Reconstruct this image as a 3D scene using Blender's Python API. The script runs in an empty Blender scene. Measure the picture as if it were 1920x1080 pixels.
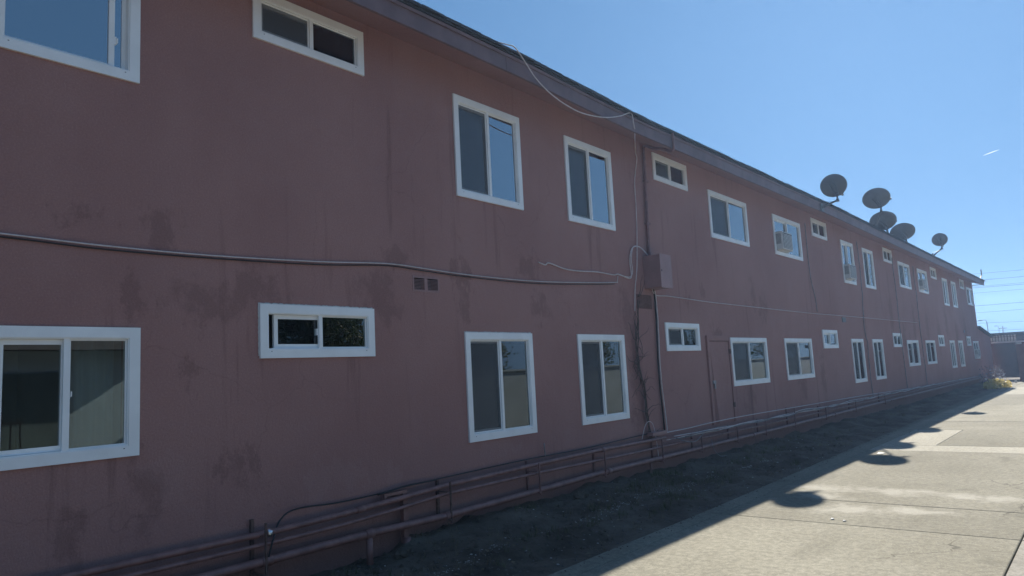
import bpy, math, random
from mathutils import Vector, noise as mnoise
random.seed(11)
R = math.radians
scene = bpy.context.scene
col = scene.collection

# ------------------------------------------------------------------ camera, sky, sun, exposure
CAM = Vector((5.5, 0.0, 1.65))
cd = bpy.data.cameras.new('camera'); cam = bpy.data.objects.new('camera', cd); col.objects.link(cam)
cd.sensor_fit = 'HORIZONTAL'; cd.sensor_width = 36.0; cd.lens = 36.0*1350/1920
cd.clip_start = .05; cd.clip_end = 20000
yaw, pit, roll = R(39.583), R(6.828), R(-2.955)
fw = Vector((-math.sin(yaw)*math.cos(pit), math.cos(yaw)*math.cos(pit), math.sin(pit)))
r0 = fw.cross(Vector((0, 0, 1))).normalized(); u0 = r0.cross(fw)
rt = r0*math.cos(roll)+u0*math.sin(roll); up = -r0*math.sin(roll)+u0*math.cos(roll)
from mathutils import Matrix
M3 = Matrix((rt, up, -fw)).transposed()
cam.matrix_world = Matrix.Translation(CAM) @ M3.to_4x4()
scene.camera = cam

SUN_EL, SUN_AZ = R(31.74), R(-10.16)      # azimuth measured from +Y towards +X
w = bpy.data.worlds.new('World'); scene.world = w; w.use_nodes = True
nt = w.node_tree; nt.nodes.clear()
sky = nt.nodes.new('ShaderNodeTexSky'); sky.sky_type = 'NISHITA'; sky.sun_disc = False
sky.sun_elevation = SUN_EL; sky.sun_rotation = SUN_AZ
sky.altitude = 0; sky.air_density = 1.2; sky.dust_density = 0.0; sky.ozone_density = 10.0
bg = nt.nodes.new('ShaderNodeBackground'); bg.inputs['Strength'].default_value = .145
wo = nt.nodes.new('ShaderNodeOutputWorld')
gm = nt.nodes.new('ShaderNodeGamma'); gm.inputs['Gamma'].default_value = .3      # a phone's compressed sky range
tn = nt.nodes.new('ShaderNodeMix'); tn.data_type = 'RGBA'; tn.blend_type = 'MULTIPLY'; tn.clamp_result = False
tn.inputs[0].default_value = 1; tn.inputs[7].default_value = (.34, .61, .93, 1)
nt.links.new(sky.outputs[0], gm.inputs[0]); nt.links.new(gm.outputs[0], tn.inputs[6])
nt.links.new(tn.outputs[2], bg.inputs[0]); nt.links.new(bg.outputs[0], wo.inputs[0])

sd = bpy.data.lights.new('sun', 'SUN'); sd.energy = 5.0; sd.angle = R(.53); sd.color = (1, .93, .82)
so = bpy.data.objects.new('sun', sd); col.objects.link(so)
sv = Vector((math.sin(SUN_AZ)*math.cos(SUN_EL), math.cos(SUN_AZ)*math.cos(SUN_EL), math.sin(SUN_EL)))
so.rotation_euler = (-sv).to_track_quat('-Z', 'Y').to_euler(); so.location = (0, 30, 30)

vs = scene.view_settings
vs.view_transform = 'Standard'; vs.look = 'None'; vs.gamma = 1; vs.use_curve_mapping = False
vs.exposure = 1.2
scene.cycles.max_bounces = 8; scene.cycles.transparent_max_bounces = 12

# ------------------------------------------------------------------ helpers
def tag(o, label=None, cat=None, group=None, kind=None):
    if label: o['label'] = label
    if cat: o['category'] = cat
    if group: o['group'] = group
    if kind: o['kind'] = kind
    return o
def empty(name, loc, label, cat, group=None):
    o = bpy.data.objects.new(name, None); col.objects.link(o); o.location = loc; o.empty_display_size = .1
    return tag(o, label, cat, group)
def world_of(o):
    v = Vector((0, 0, 0))
    while o is not None: v = v+o.location; o = o.parent
    return v
class MB:
    def __init__(s): s.v = []; s.f = []; s.sm = []
    def add(s, vs_, fs, smooth=False):
        b = len(s.v); s.v += [tuple(p) for p in vs_]
        for f in fs: s.f.append([b+i for i in f]); s.sm.append(smooth)
        return s
    def box(s, x0, x1, y0, y1, z0, z1):
        return s.add([(x0,y0,z0),(x1,y0,z0),(x1,y1,z0),(x0,y1,z0),(x0,y0,z1),(x1,y0,z1),(x1,y1,z1),(x0,y1,z1)],
                     [(3,2,1,0),(4,5,6,7),(0,1,5,4),(1,2,6,5),(2,3,7,6),(3,0,4,7)])
    def hexa(s, p):   # eight corners: bottom loop then top loop
        return s.add(p, [(3,2,1,0),(4,5,6,7),(0,1,5,4),(1,2,6,5),(2,3,7,6),(3,0,4,7)])
    def tube(s, pts, r, n=8, closed=False, caps=True):
        pts = [Vector(p) for p in pts]; m = len(pts); rr = r if isinstance(r, (list, tuple)) else [r]*m
        vs_ = []; prev = None
        for i, p in enumerate(pts):
            t = (pts[min(i+1, m-1)]-pts[max(i-1, 0)])
            if t.length < 1e-9: t = Vector((0, 0, 1))
            t.normalize()
            if prev is None:
                a = t.orthogonal().normalized()
            else:
                a = prev-t*prev.dot(t)
                a = a.normalized() if a.length > 1e-6 else t.orthogonal().normalized()
            prev = a; b = t.cross(a)
            for k in range(n):
                q = 2*math.pi*k/n; vs_.append(p+(a*math.cos(q)+b*math.sin(q))*rr[i])
        fs = []
        for i in range(m-1):
            for k in range(n):
                fs.append((i*n+k, i*n+(k+1) % n, (i+1)*n+(k+1) % n, (i+1)*n+k))
        s.add(vs_, fs, True)
        if caps:
            b = len(s.v)-len(vs_)
            s.f.append([b+k for k in reversed(range(n))]); s.sm.append(False)
            s.f.append([b+(m-1)*n+k for k in range(n)]); s.sm.append(False)
        return s
    def mesh(s, name, mat, off=Vector((0, 0, 0))):
        me = bpy.data.meshes.new(name)
        me.from_pydata([(x-off[0], y-off[1], z-off[2]) for x, y, z in s.v], [], s.f)
        me.polygons.foreach_set('use_smooth', s.sm); me.update()
        if mat: me.materials.append(mat)
        return me
    def build(s, name, mat, parent=None, base=None):
        """verts are in world space; origin goes to the parent's base (or to base)"""
        off = world_of(parent) if parent is not None else (Vector(base) if base is not None else Vector((0, 0, 0)))
        o = bpy.data.objects.new(name, s.mesh(name, mat, off)); col.objects.link(o)
        if parent is not None: o.parent = parent
        else: o.location = off
        return o
def put(name, me, loc, parent=None, rot=None):
    o = bpy.data.objects.new(name, me); col.objects.link(o); o.parent = parent; o.location = loc
    if rot: o.rotation_euler = rot
    return o
def bevel(o, wd=.004, seg=2):
    m = o.modifiers.new('bevel', 'BEVEL'); m.width = wd; m.segments = seg; m.limit_method = 'ANGLE'; m.angle_limit = R(40)
    return o
def crom(P, n=8):
    P = [Vector(p) for p in P]; out = []
    for i in range(len(P)-1):
        a = P[max(i-1, 0)]; b = P[i]; c = P[i+1]; d = P[min(i+2, len(P)-1)]
        for k in range(n):
            t = k/n
            out.append(.5*((2*b)+(c-a)*t+(2*a-5*b+4*c-d)*t*t+(3*b-a-3*c+d)*t*t*t))
    out.append(P[-1]); return out
def lerp_tab(tab, x):
    if x <= tab[0][0]: return tab[0][1]
    for (a, p), (b, q) in zip(tab, tab[1:]):
        if x <= b: return p+(q-p)*(x-a)/(b-a)
    return tab[-1][1]
def n3(x, y, z=0): return mnoise.noise(Vector((x, y, z)))

# ------------------------------------------------------------------ materials
class NT:
    def __init__(s, name):
        s.m = bpy.data.materials.new(name); s.m.use_nodes = True; s.t = s.m.node_tree
        s.p = s.t.nodes['Principled BSDF']; s.out = s.t.nodes['Material Output']
    def n(s, ty, **k):
        nd = s.t.nodes.new(ty)
        for a, b in k.items(): setattr(nd, a, b)
        return nd
    def l(s, a, b): s.t.links.new(a, b)
    def coord(s, kind='Object', scale=None):
        c = s.n('ShaderNodeTexCoord'); o = c.outputs[kind]
        if scale is not None:
            mp = s.n('ShaderNodeMapping'); mp.inputs['Scale'].default_value = scale; s.l(o, mp.inputs[0]); o = mp.outputs[0]
        return o
    def noise(s, vec, scale, detail=4, rough=.55, dist=0):
        nd = s.n('ShaderNodeTexNoise'); nd.inputs['Scale'].default_value = scale; nd.inputs['Detail'].default_value = detail
        nd.inputs['Roughness'].default_value = rough; nd.inputs['Distortion'].default_value = dist
        s.l(vec, nd.inputs['Vector']); return nd.outputs[0]
    def ramp(s, fac, a, b, lo=0, hi=1):
        nd = s.n('ShaderNodeMapRange'); nd.interpolation_type = 'SMOOTHSTEP'
        nd.inputs[1].default_value = a; nd.inputs[2].default_value = b; nd.inputs[3].default_value = lo; nd.inputs[4].default_value = hi
        s.l(fac, nd.inputs[0]); return nd.outputs[0]
    def math(s, op, a, b=None):
        nd = s.n('ShaderNodeMath', operation=op)
        for i, q in enumerate((a, b)):
            if q is None: continue
            if isinstance(q, (int, float)): nd.inputs[i].default_value = q
            else: s.l(q, nd.inputs[i])
        return nd.outputs[0]
    def mix(s, fac, a, b, mode='MIX'):
        nd = s.n('ShaderNodeMix', data_type='RGBA', blend_type=mode)
        for q, i in ((fac, 0), (a, 6), (b, 7)):
            if isinstance(q, (int, float)): nd.inputs[i].default_value = q
            elif isinstance(q, (tuple, list)): nd.inputs[i].default_value = (*q, 1)
            else: s.l(q, nd.inputs[i])
        return nd.outputs[2]
    def bump(s, h, strength=.3, dist=.01):
        nd = s.n('ShaderNodeBump'); nd.inputs['Strength'].default_value = strength; nd.inputs['Distance'].default_value = dist
        s.l(h, nd.inputs['Height']); s.l(nd.outputs[0], s.p.inputs['Normal']); return nd
    def base(s, c):
        if isinstance(c, (tuple, list)): s.p.inputs['Base Color'].default_value = (*c, 1)
        else: s.l(c, s.p.inputs['Base Color'])
def simple(name, c, rough=.6, var=.15, scale=6, metallic=0, bump=0, bscale=60, spec=.5):
    N = NT(name); v = N.coord('Object'); f = N.noise(v, scale, 5, .6)
    f = N.ramp(f, .3, .7)
    N.base(N.mix(f, tuple(x*(1-var) for x in c), tuple(min(1, x*(1+var)) for x in c)))
    N.p.inputs['Roughness'].default_value = rough; N.p.inputs['Metallic'].default_value = metallic
    N.p.inputs['Specular IOR Level'].default_value = spec
    if bump: N.bump(N.noise(v, bscale, 4), bump, .01)
    return N.m

WALL_A, WALL_B = (.365, .193, .172), (.418, .230, .203)
def stucco(name, stains=True):
    N = NT(name); v = N.coord('Object')
    big = N.noise(v, .55, 5, .6); c = N.mix(N.ramp(big, .32, .68), WALL_A, WALL_B)
    # repainted squares and roller marks
    mid = N.noise(N.coord('Object', (1, .8, .35)), 1.6, 4, .55); c = N.mix(N.ramp(mid, .5, .72, 0, .35), c, (.42, .24, .215))
    # vertical water streaks
    st = N.noise(N.coord('Object', (1, 5.5, .42)), 1.0, 6, .62, .3)
    gate = N.noise(v, .35, 2)
    stf = N.math('MULTIPLY', N.ramp(st, .56, .70), N.ramp(gate, .42, .62))
    c = N.mix(N.math('MULTIPLY', stf, .42), c, (.165, .080, .074))
    if stains:
        sep = N.n('ShaderNodeSeparateXYZ'); N.l(v, sep.inputs[0])
        rag = N.noise(v, 5.5, 7, .72, .2); fine = N.noise(v, 28, 5, .7)
        rag = N.math('ADD', N.math('MULTIPLY', rag, .88), N.math('MULTIPLY', fine, .12))
        wn = N.n('ShaderNodeTexNoise'); wn.inputs['Scale'].default_value = 3.4; wn.inputs['Detail'].default_value = 7; wn.inputs['Roughness'].default_value = .7
        N.l(N.coord('Object', (1, 1, .6)), wn.inputs['Vector'])
        wp = N.n('ShaderNodeVectorMath', operation='MULTIPLY_ADD'); N.l(wn.outputs[1], wp.inputs[0]); wp.inputs[1].default_value = (0, .95, 1.15)
        of = N.n('ShaderNodeVectorMath', operation='SUBTRACT'); N.l(v, of.inputs[0]); of.inputs[1].default_value = (0, .475, .575); N.l(of.outputs[0], wp.inputs[2])
        sep2 = N.n('ShaderNodeSeparateXYZ'); N.l(wp.outputs[0], sep2.inputs[0])
        def blob(y, z, a, b):
            p = N.math('POWER', N.math('DIVIDE', N.math('SUBTRACT', sep2.outputs[1], y), a), 2)
            q = N.math('POWER', N.math('DIVIDE', N.math('SUBTRACT', sep2.outputs[2], z), b), 2)
            return N.math('SUBTRACT', 1.0, N.math('SQRT', N.math('ADD', p, q)))
        acc = None
        for y, z, a, b in [(2.89,2.38,.5,.26),(3.2,2.5,.5,.2),(2.4,2.86,.22,.2),(1.83,2.92,.2,.15),(2.36,.95,.16,.42),(1.85,.72,.12,.3),(3.23,1.05,.09,.34),
                           (4.84,2.86,.32,.2),(4.6,2.46,.35,.25),(5.78,2.75,.10,.5),(6.93,2.97,.25,.32),(7.21,2.5,.28,.2),(2.24,2.34,.14,.2),(5.82,2.4,.12,.25),
                           (2.75,1.85,.12,.2),(3.05,1.0,.1,.25),(11.35,2.78,.2,.35),(11.96,2.95,.14,.2),(12.42,2.25,.3,.2),(14.3,3.0,.25,.4),(14.8,2.7,.2,.35),(9.3,2.5,.3,.5),
                           (9.45,1.4,.22,1.1),(13.7,1.0,.4,.5),(16.8,1.0,.35,.5),(18.3,1.2,.3,.8),(22.6,2.2,.25,1.2),(26,3.0,.3,.9),(27.6,2.2,.3,1.0),(29.4,2.7,.3,1.1),(31.8,2.6,.4,1.0),(34,2.4,.5,1.1),(36,2.9,.5,.8),(38.4,2.3,.6,1.),(41,2.4,.7,1.1)]:
            k = blob(y, z, a, b); acc = k if acc is None else N.math('MAXIMUM', acc, k)
        mask = N.ramp(N.math('ADD', N.math('MULTIPLY', acc, .40), rag), .52, .80)
        mask = N.math('MULTIPLY', mask, N.ramp(acc, -.7, .3))
        c = N.mix(N.math('MULTIPLY', mask, .33), c, (.135, .066, .062))
        # paler repaint patches low on the wall
        acc = None
        for y, z, a, b in [(2.58,.93,.17,.07),(4.05,.84,.4,.13),(4.68,.75,.16,.16),(2.5,1.07,.2,.12),(6.3,.8,.5,.12),(8.9,.85,.4,.15)]:
            k = blob(y, z, a, b); acc = k if acc is None else N.math('MAXIMUM', acc, k)
        c = N.mix(N.math('MULTIPLY', N.ramp(N.math('ADD', acc, N.math('MULTIPLY', rag, .5)), .3, .42), .22), c, (.44, .27, .245))
        # dirt splash at the foot
        ft = N.ramp(N.math('ADD', sep.outputs[2], N.math('MULTIPLY', rag, .35)), .25, .75, .55, 0)
        c = N.mix(ft, c, (.15, .092, .08))
    dv = N.n('ShaderNodeTexVoronoi', feature='DISTANCE_TO_EDGE'); dv.inputs['Scale'].default_value = .55
    w2 = N.n('ShaderNodeTexNoise'); w2.inputs['Scale'].default_value = 3; w2.inputs['Detail'].default_value = 6; N.l(v, w2.inputs['Vector'])
    wv = N.n('ShaderNodeVectorMath', operation='MULTIPLY_ADD'); N.l(w2.outputs[1], wv.inputs[0]); wv.inputs[1].default_value = (.1, .5, .5); N.l(v, wv.inputs[2]); N.l(wv.outputs[0], dv.inputs['Vector'])
    ck = N.math('MULTIPLY', N.ramp(dv.outputs[0], .001, .004, .16, 0), N.ramp(N.noise(v, .45, 2), .54, .60)); c = N.mix(ck, c, (.09, .045, .042))
    grit = N.noise(v, 75, 4, .7); c = N.mix(N.ramp(grit, .35, .65, .16, 0), c, (.10, .055, .05)); c = N.mix(N.ramp(grit, .58, .70, 0, .14), c, (.6, .42, .38))
    N.base(c); N.p.inputs['Roughness'].default_value = .82; N.p.inputs['Specular IOR Level'].default_value = .25
    fine = N.noise(v, 130, 3, .6); tr = N.noise(v, 9, 5, .6)
    N.bump(N.math('ADD', N.math('ADD', N.math('MULTIPLY', fine, .5), N.math('MULTIPLY', N.noise(v, 38, 4, .65), .7)), tr), .7, .016)
    return N.m
M = {}
M['stucco'] = stucco('stucco'); M['stucco_plain'] = stucco('stucco_plain', False)
M['pipe'] = simple('painted_pipe', (.235, .118, .104), .5, .25, 9, bump=.15, bscale=90)
M['eave'] = simple('painted_eave', (.185, .115, .115), .6, .14, 3, bump=.12, bscale=40)
M['vinyl'] = simple('white_vinyl', (.88, .88, .86), .38, .05, 3)
M['near_black'] = simple('flat_black', (.03, .03, .032), .6)
M['cable_white'] = simple('white_cable', (.62, .53, .51), .5, .1, 20)
M['cable_grey'] = simple('grey_cable', (.25, .22, .22), .55, .25, 12)
M['cable_black'] = simple('black_cable', (.018, .018, .02), .5)
M['dish'] = simple('dish_grey', (.12, .12, .12), .5, .1, 4)
M['metal'] = simple('galvanised_metal', (.30, .30, .31), .42, .2, 14, .7)
M['rust'] = simple('rusty_steel', (.13, .075, .06), .8, .4, 25, bump=.3)
M['boxgrey'] = simple('painted_box', (.34, .19, .175), .5, .08, 5)
M['shingle'] = simple('asphalt_shingle', (.065, .066, .072), .95, .3, 60, bump=.5, bscale=220)
M['ac'] = simple('ac_plastic', (.66, .65, .62), .5, .06, 5)
M['acgrille'] = simple('ac_grille', (.16, .16, .16), .6, .2, 10)
M['interior'] = simple('interior_paint', (.48, .47, .43), .9, .06, 2)
M['ceiling'] = simple('ceiling_paint', (.55, .54, .50), .9, .04, 2)
M['curtain'] = simple('curtain_cloth', (.55, .50, .36), .9, .12, 3)
M['curtain_grey'] = simple('curtain_grey', (.42, .43, .43), .9, .1, 3)
M['curtain_green'] = simple('curtain_green', (.34, .40, .41), .9, .15, 2)
M['sheer'] = simple('blue_cloth', (.30, .36, .42), .9, .1, 3)
M['bark'] = simple('bark', (.10, .075, .055), .95, .3, 20, bump=.5)
M['vine'] = simple('dry_stem', (.105, .08, .07), .9, .3, 30)
M['foil'] = simple('foil_tape', (.75, .76, .78), .22, .1, 40, 1.0, bump=.9, bscale=50)
M['iron'] = simple('black_iron', (.02, .02, .022), .5, .2, 10)
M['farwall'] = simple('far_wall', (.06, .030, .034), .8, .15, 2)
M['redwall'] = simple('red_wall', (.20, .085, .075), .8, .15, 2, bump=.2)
M['whitepaint'] = simple('white_paint', (.70, .69, .66), .6, .08, 5)
M['darkroof'] = simple('dark_roofing', (.045, .045, .05), .9, .2, 3)
M['cream'] = simple('pale_stucco', (.34, .43, .47), .85, .1, 1.2, bump=.2)
M['tealdoor'] = simple('teal_door', (.10, .14, .14), .6, .15, 3)
M['pole'] = simple('lamp_pole', (.12, .12, .12), .6, .1, 3)
M['wire'] = simple('power_wire', (.03, .03, .035), .6)
M['flower'] = simple('pale_petals', (.62, .60, .68), .8, .1, 10)
M['paper'] = simple('paper_scrap', (.62, .62, .60), .8, .12, 20)
M['chip'] = simple('pale_chip', (.44, .43, .40), .9, .3, 20)
def ice():
    N = NT('ice_cloud'); N.t.nodes.remove(N.p); t = N.n('ShaderNodeBsdfTranslucent'); v = N.coord('Object')
    N.l(N.mix(N.ramp(N.noise(v, .05, 3), .2, .8), (.75, .76, .78), (.9, .9, .9)), t.inputs[0]); N.l(t.outputs[0], N.out.inputs[0]); return N.m
M['contrail'] = ice()
def leafmat(name, a, b):
    N = NT(name); i = N.n('ShaderNodeNewGeometry'); f = N.n('ShaderNodeMapRange'); N.l(i.outputs['Random Per Island'], f.inputs[0])
    N.base(N.mix(f.outputs[0], a, b)); N.p.inputs['Roughness'].default_value = .6
    tr = N.n('ShaderNodeBsdfTranslucent'); tr.inputs[0].default_value = (*[(x+y)*.5 for x, y in zip(a, b)], 1)
    mx = N.n('ShaderNodeMixShader'); mx.inputs[0].default_value = .35
    N.l(N.p.outputs[0], mx.inputs[1]); N.l(tr.outputs[0], mx.inputs[2]); N.l(mx.outputs[0], N.out.inputs[0]); return N.m
M['leaf'] = leafmat('green_leaves', (.025, .05, .018), (.06, .09, .03))
M['yellowleaf'] = leafmat('yellow_leaves', (.42, .35, .09), (.62, .50, .16))
M['weed'] = leafmat('weeds', (.05, .07, .03), (.12, .12, .06))
M['greyleaf'] = leafmat('grey_leaves', (.10, .11, .13), (.2, .2, .26))
M['drygrass'] = leafmat('dry_grass', (.12, .10, .06), (.22, .18, .11))
def glass(name, ior, tint):
    N = NT(name); N.t.nodes.remove(N.p)
    t = N.n('ShaderNodeBsdfTransparent'); t.inputs[0].default_value = (*tint, 1)
    g = N.n('ShaderNodeBsdfGlossy'); g.inputs['Roughness'].default_value = .0; g.inputs[0].default_value = (1, 1, 1, 1)
    fr = N.n('ShaderNodeFresnel'); fr.inputs[0].default_value = ior
    v = N.coord('Object'); bp = N.n('ShaderNodeBump'); bp.inputs['Strength'].default_value = .015; bp.inputs['Distance'].default_value = .02
    N.l(N.noise(v, 2.2, 2), bp.inputs['Height']); N.l(bp.outputs[0], g.inputs['Normal'])
    mx = N.n('ShaderNodeMixShader'); N.l(fr.outputs[0], mx.inputs[0]); N.l(t.outputs[0], mx.inputs[1]); N.l(g.outputs[0], mx.inputs[2])
    N.l(mx.outputs[0], N.out.inputs[0]); return N.m
M['glass'] = glass('coated_glass', 5.0, (.34, .42, .46)); M['glass_low'] = glass('window_glass', 2.1, (.78, .86, .84))
def screen():
    N = NT('insect_screen'); N.base((.10, .105, .11)); N.p.inputs['Roughness'].default_value = .8
    t = N.n('ShaderNodeBsdfTransparent'); mx = N.n('ShaderNodeMixShader'); mx.inputs[0].default_value = .62
    N.l(t.outputs[0], mx.inputs[1]); N.l(N.p.outputs[0], mx.inputs[2]); N.l(mx.outputs[0], N.out.inputs[0]); return N.m
M['screen'] = screen()
def concrete(name, a, b, speck=.5):
    N = NT(name); v = N.coord('Object')
    gi = N.n('ShaderNodeObjectInfo')
    big = N.noise(v, .5, 6, .62, .3); c = N.mix(N.ramp(big, .3, .7), a, b)
    tn = N.noise(N.coord('Object', (1.6, .3, 1)), 1.6, 5, .6); c = N.mix(N.ramp(tn, .52, .75, 0, .5), c, tuple(x*.72 for x in a))
    gt = N.noise(v, 16, 6, .75); c = N.mix(N.ramp(gt, .38, .62, .5, 0), c, tuple(x*.5 for x in a)); ag = N.noise(v, 60, 3, .8); c = N.mix(N.ramp(ag, .56, .72, 0, speck), c, tuple(min(1, x*1.75) for x in b))
    c = N.mix(N.ramp(ag, .44, .30, 0, speck), c, tuple(x*.45 for x in a))
    # chalky efflorescence by the middle of the drive, with ragged edges
    sep = N.n('ShaderNodeSeparateXYZ'); N.l(v, sep.inputs[0]); rag = N.noise(v, 3.2, 7, .7, .4)
    acc = None
    for x, y, ax, ay in [(2.45,9.7,.5,.55),(3.2,9.8,.8,.4),(4.2,9.75,.7,.35),(3.1,8.5,.55,.45),(3.7,8.7,.5,.3),(2.6,9.2,.4,.4)]:
        p = N.math('POWER', N.math('DIVIDE', N.math('SUBTRACT', sep.outputs[0], x), ax), 2)
        q = N.math('POWER', N.math('DIVIDE', N.math('SUBTRACT', sep.outputs[1], y), ay), 2)
        k = N.math('SUBTRACT', 1.0, N.math('SQRT', N.math('ADD', p, q))); acc = k if acc is None else N.math('MAXIMUM', acc, k)
    mk = N.math('MULTIPLY', N.ramp(N.math('ADD', N.math('MULTIPLY', acc, .35), rag), .50, .85), N.ramp(acc, -.6, .5))
    c = N.mix(N.math('MULTIPLY', mk, .5), c, (.50, .48, .42))
    # soil washed over the edge and hairline cracks
    ed = N.math('ADD', sep.outputs[0], N.math('MULTIPLY', N.noise(v, 4.5, 7, .75), -.55)); c = N.mix(N.ramp(ed, 1.28, 1.45, .6, 0), c, (.075, .066, .055))
    dv = N.n('ShaderNodeTexVoronoi', feature='DISTANCE_TO_EDGE'); dv.inputs['Scale'].default_value = .42
    wv = N.n('ShaderNodeVectorMath', operation='MULTIPLY_ADD'); N.l(N.n('ShaderNodeTexNoise').outputs[1], wv.inputs[0]); wn = wv.inputs[0].links[0].from_node; wn.inputs['Scale'].default_value = 2.2; wn.inputs['Detail'].default_value = 6; N.l(v, wn.inputs['Vector']); wv.inputs[1].default_value = (.55, .55, 0); N.l(v, wv.inputs[2]); N.l(wv.outputs[0], dv.inputs['Vector'])
    ck = N.math('MULTIPLY', N.ramp(dv.outputs[0], .001, .0035, .55, 0), N.ramp(N.noise(v, .33, 2), .54, .60)); c = N.mix(ck, c, (.05, .046, .04))
    # oil and damp spots
    sp = N.noise(v, 1.4, 5, .62); c = N.mix(N.ramp(sp, .58, .72, 0, .5), c, tuple(x*.5 for x in a))
    hs = N.n('ShaderNodeHueSaturation'); N.l(c, hs.inputs['Color'])
    mr = N.n('ShaderNodeMapRange'); N.l(gi.outputs['Random'], mr.inputs[0]); mr.inputs[3].default_value = .9; mr.inputs[4].default_value = 1.08
    N.l(mr.outputs[0], hs.inputs['Value']); N.base(hs.outputs[0])
    N.p.inputs['Roughness'].default_value = .95; N.p.inputs['Specular IOR Level'].default_value = .06
    N.bump(N.math('ADD', ag, N.math('MULTIPLY', N.noise(v, 22, 4, .6), .8)), .35, .006); return N.m
M['concrete'] = concrete('concrete', (.225, .213, .170), (.30, .286, .232))
M['concrete_light'] = concrete('concrete_light', (.33, .315, .262), (.40, .38, .32), .4)
M['concrete_dark'] = concrete('concrete_dark', (.200, .190, .150), (.265, .252, .203), .6)
M['concrete_bounce'] = concrete('concrete_bounce', (.30, .285, .25), (.38, .36, .31), .35)
def dirt():
    N = NT('dirt'); v = N.coord('Object')
    c = N.mix(N.ramp(N.noise(v, 1.3, 6, .65), .3, .7), (.060, .050, .040), (.170, .145, .115))
    c = N.mix(N.ramp(N.noise(v, 14, 6, .7), .5, .72, 0, .7), c, (.035, .031, .028))
    c = N.mix(N.ramp(N.noise(v, 60, 4, .75), .64, .74, 0, .4), c, (.18, .165, .15))
    N.base(c); N.p.inputs['Roughness'].default_value = .95; N.p.inputs['Specular IOR Level'].default_value = .15
    N.bump(N.noise(v, 18, 7, .7), .9, .04); return N.m
M['dirt'] = dirt()
M['rock'] = simple('rock', (.12, .11, .10), .9, .3, 12, bump=.5, bscale=40)

# ------------------------------------------------------------------ ground, drive, dirt strip
g = MB(); g.add([(-280, -280, -.12), (280, -280, -.12), (280, 280, -.12), (-280, 280, -.12)], [(0, 1, 2, 3)])
tag(g.build('ground', M['dirt']), 'bare earth ground running out under the drive and buildings', kind='structure')

EDGE = [(-4, 1.68), (8, 1.72), (10.8, 1.65), (18, 1.55), (28, 1.34), (36, 1.25), (43.5, 1.3)]
drive = MB().box(1.0, 8.95, -4.2, 43.6, -.115, -.05).build('driveway', M['concrete_dark'])
tag(drive, 'worn concrete driveway beside the long maroon building', kind='structure')
def slab(x0a, x0b, x1, y0, y1, mat):
    gp = .006; b = .006
    lo = [(x0a+gp, y0+gp), (x1-gp, y0+gp), (x1-gp, y1-gp), (x0b+gp, y1-gp)]
    m = MB(); z = random.uniform(-.0015, .0015)
    def ring(i, zz): return [(lo[0][0]+i, lo[0][1]+i, zz), (lo[1][0]-i, lo[1][1]+i, zz), (lo[2][0]-i, lo[2][1]-i, zz), (lo[3][0]+i, lo[3][1]-i, zz)]
    m.add(ring(0, -.048)+ring(0, z-b)+ring(b, z), [(0,1,5,4),(1,2,6,5),(2,3,7,6),(3,0,4,7),(4,5,9,8),(5,6,10,9),(6,7,11,10),(7,4,8,11),(8,9,10,11)])
    m.build('slab', M[mat], drive)
ys = [-4, 1.5, 7.72, 14.0, 20.06, 26, 32, 38, 43.5]
for a, b in zip(ys, ys[1:]):
    e = lambda y: lerp_tab(EDGE, y)
    slab(e(a), e(b), 1.93, a, b, 'concrete')
    slab(4.68, 4.68, 8.9, a, b, 'concrete_bounce')  # mostly unseen slabs, made paler to bounce light back onto the wall
for a, b, mt in [(-4,1.5,'concrete'),(1.5,7.72,'concrete'),(7.72,8.98,'concrete'),(8.98,14.0,'concrete'),(14.0,14.9,'concrete_light'),(17.9,20.06,'concrete'),(20.06,26,'concrete'),(26,32,'concrete'),(32,38,'concrete_light'),(38,43.5,'concrete')]:
    slab(1.93, 1.93, 4.68, a, b, mt)
slab(1.93, 1.93, 2.83, 14.9, 17.9, 'concrete_light'); slab(2.83, 2.83, 4.68, 14.9, 17.9, 'concrete_dark')

BASE = [(-4, .03), (3.6, .05), (4.4, .03), (4.9, .10), (5.9, .15), (8.2, .15), (11, .11), (14.4, .09), (20, .05), (27, .0), (46, .0)]
def dirt_z(x, y):
    e = lerp_tab(EDGE, y); t = max(0, min(1, x/e)); b = lerp_tab(BASE, y)
    z = b*(1-t)**1.3-.012*t
    amp = .6 if t < .85 else max(0, (1-t)/.15)*.6
    z += amp*(.12*n3(x*1.7, y*1.3, 3)+.08*n3(x*4.3, y*3.6, 7)+.03*n3(x*11, y*10, 1)+.012*n3(x*27, y*25, 5))
    z += .16*max(0, n3(x*1.1+9, y*.8, 2)-.1)*(1-abs(2*t-.65)) if t < .8 else 0
    return max(z, -.06)
m = MB(); rows = []
y = -3.0
while y < 44.5:
    rows.append(y); y += .035 if 2.5 < y < 9 else (.06 if y < 16 else (.14 if y < 28 else .35))
nx = 44; vs_ = []
for y in rows:
    e = lerp_tab(EDGE, y)+.004
    for i in range(nx+1):
        x = -.01+(e+.01)*i/nx
        z = dirt_z(max(x, 0), y)
        if i == nx: z = -.03
        vs_.append((x, y, z))
fs = [(j*(nx+1)+i, j*(nx+1)+i+1, (j+1)*(nx+1)+i+1, (j+1)*(nx+1)+i) for j in range(len(rows)-1) for i in range(nx)]
m.add(vs_, fs, True)
tag(m.build('dirt_strip', M['dirt']), 'strip of bare lumpy dirt between the wall and the drive', kind='structure')
OCT = [(1,0,0),(-1,0,0),(0,1,0),(0,-1,0),(0,0,1),(0,0,-1)]
OCF = [(0,2,4),(2,1,4),(1,3,4),(3,0,4),(2,0,5),(1,2,5),(3,1,5),(0,3,5)]
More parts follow.
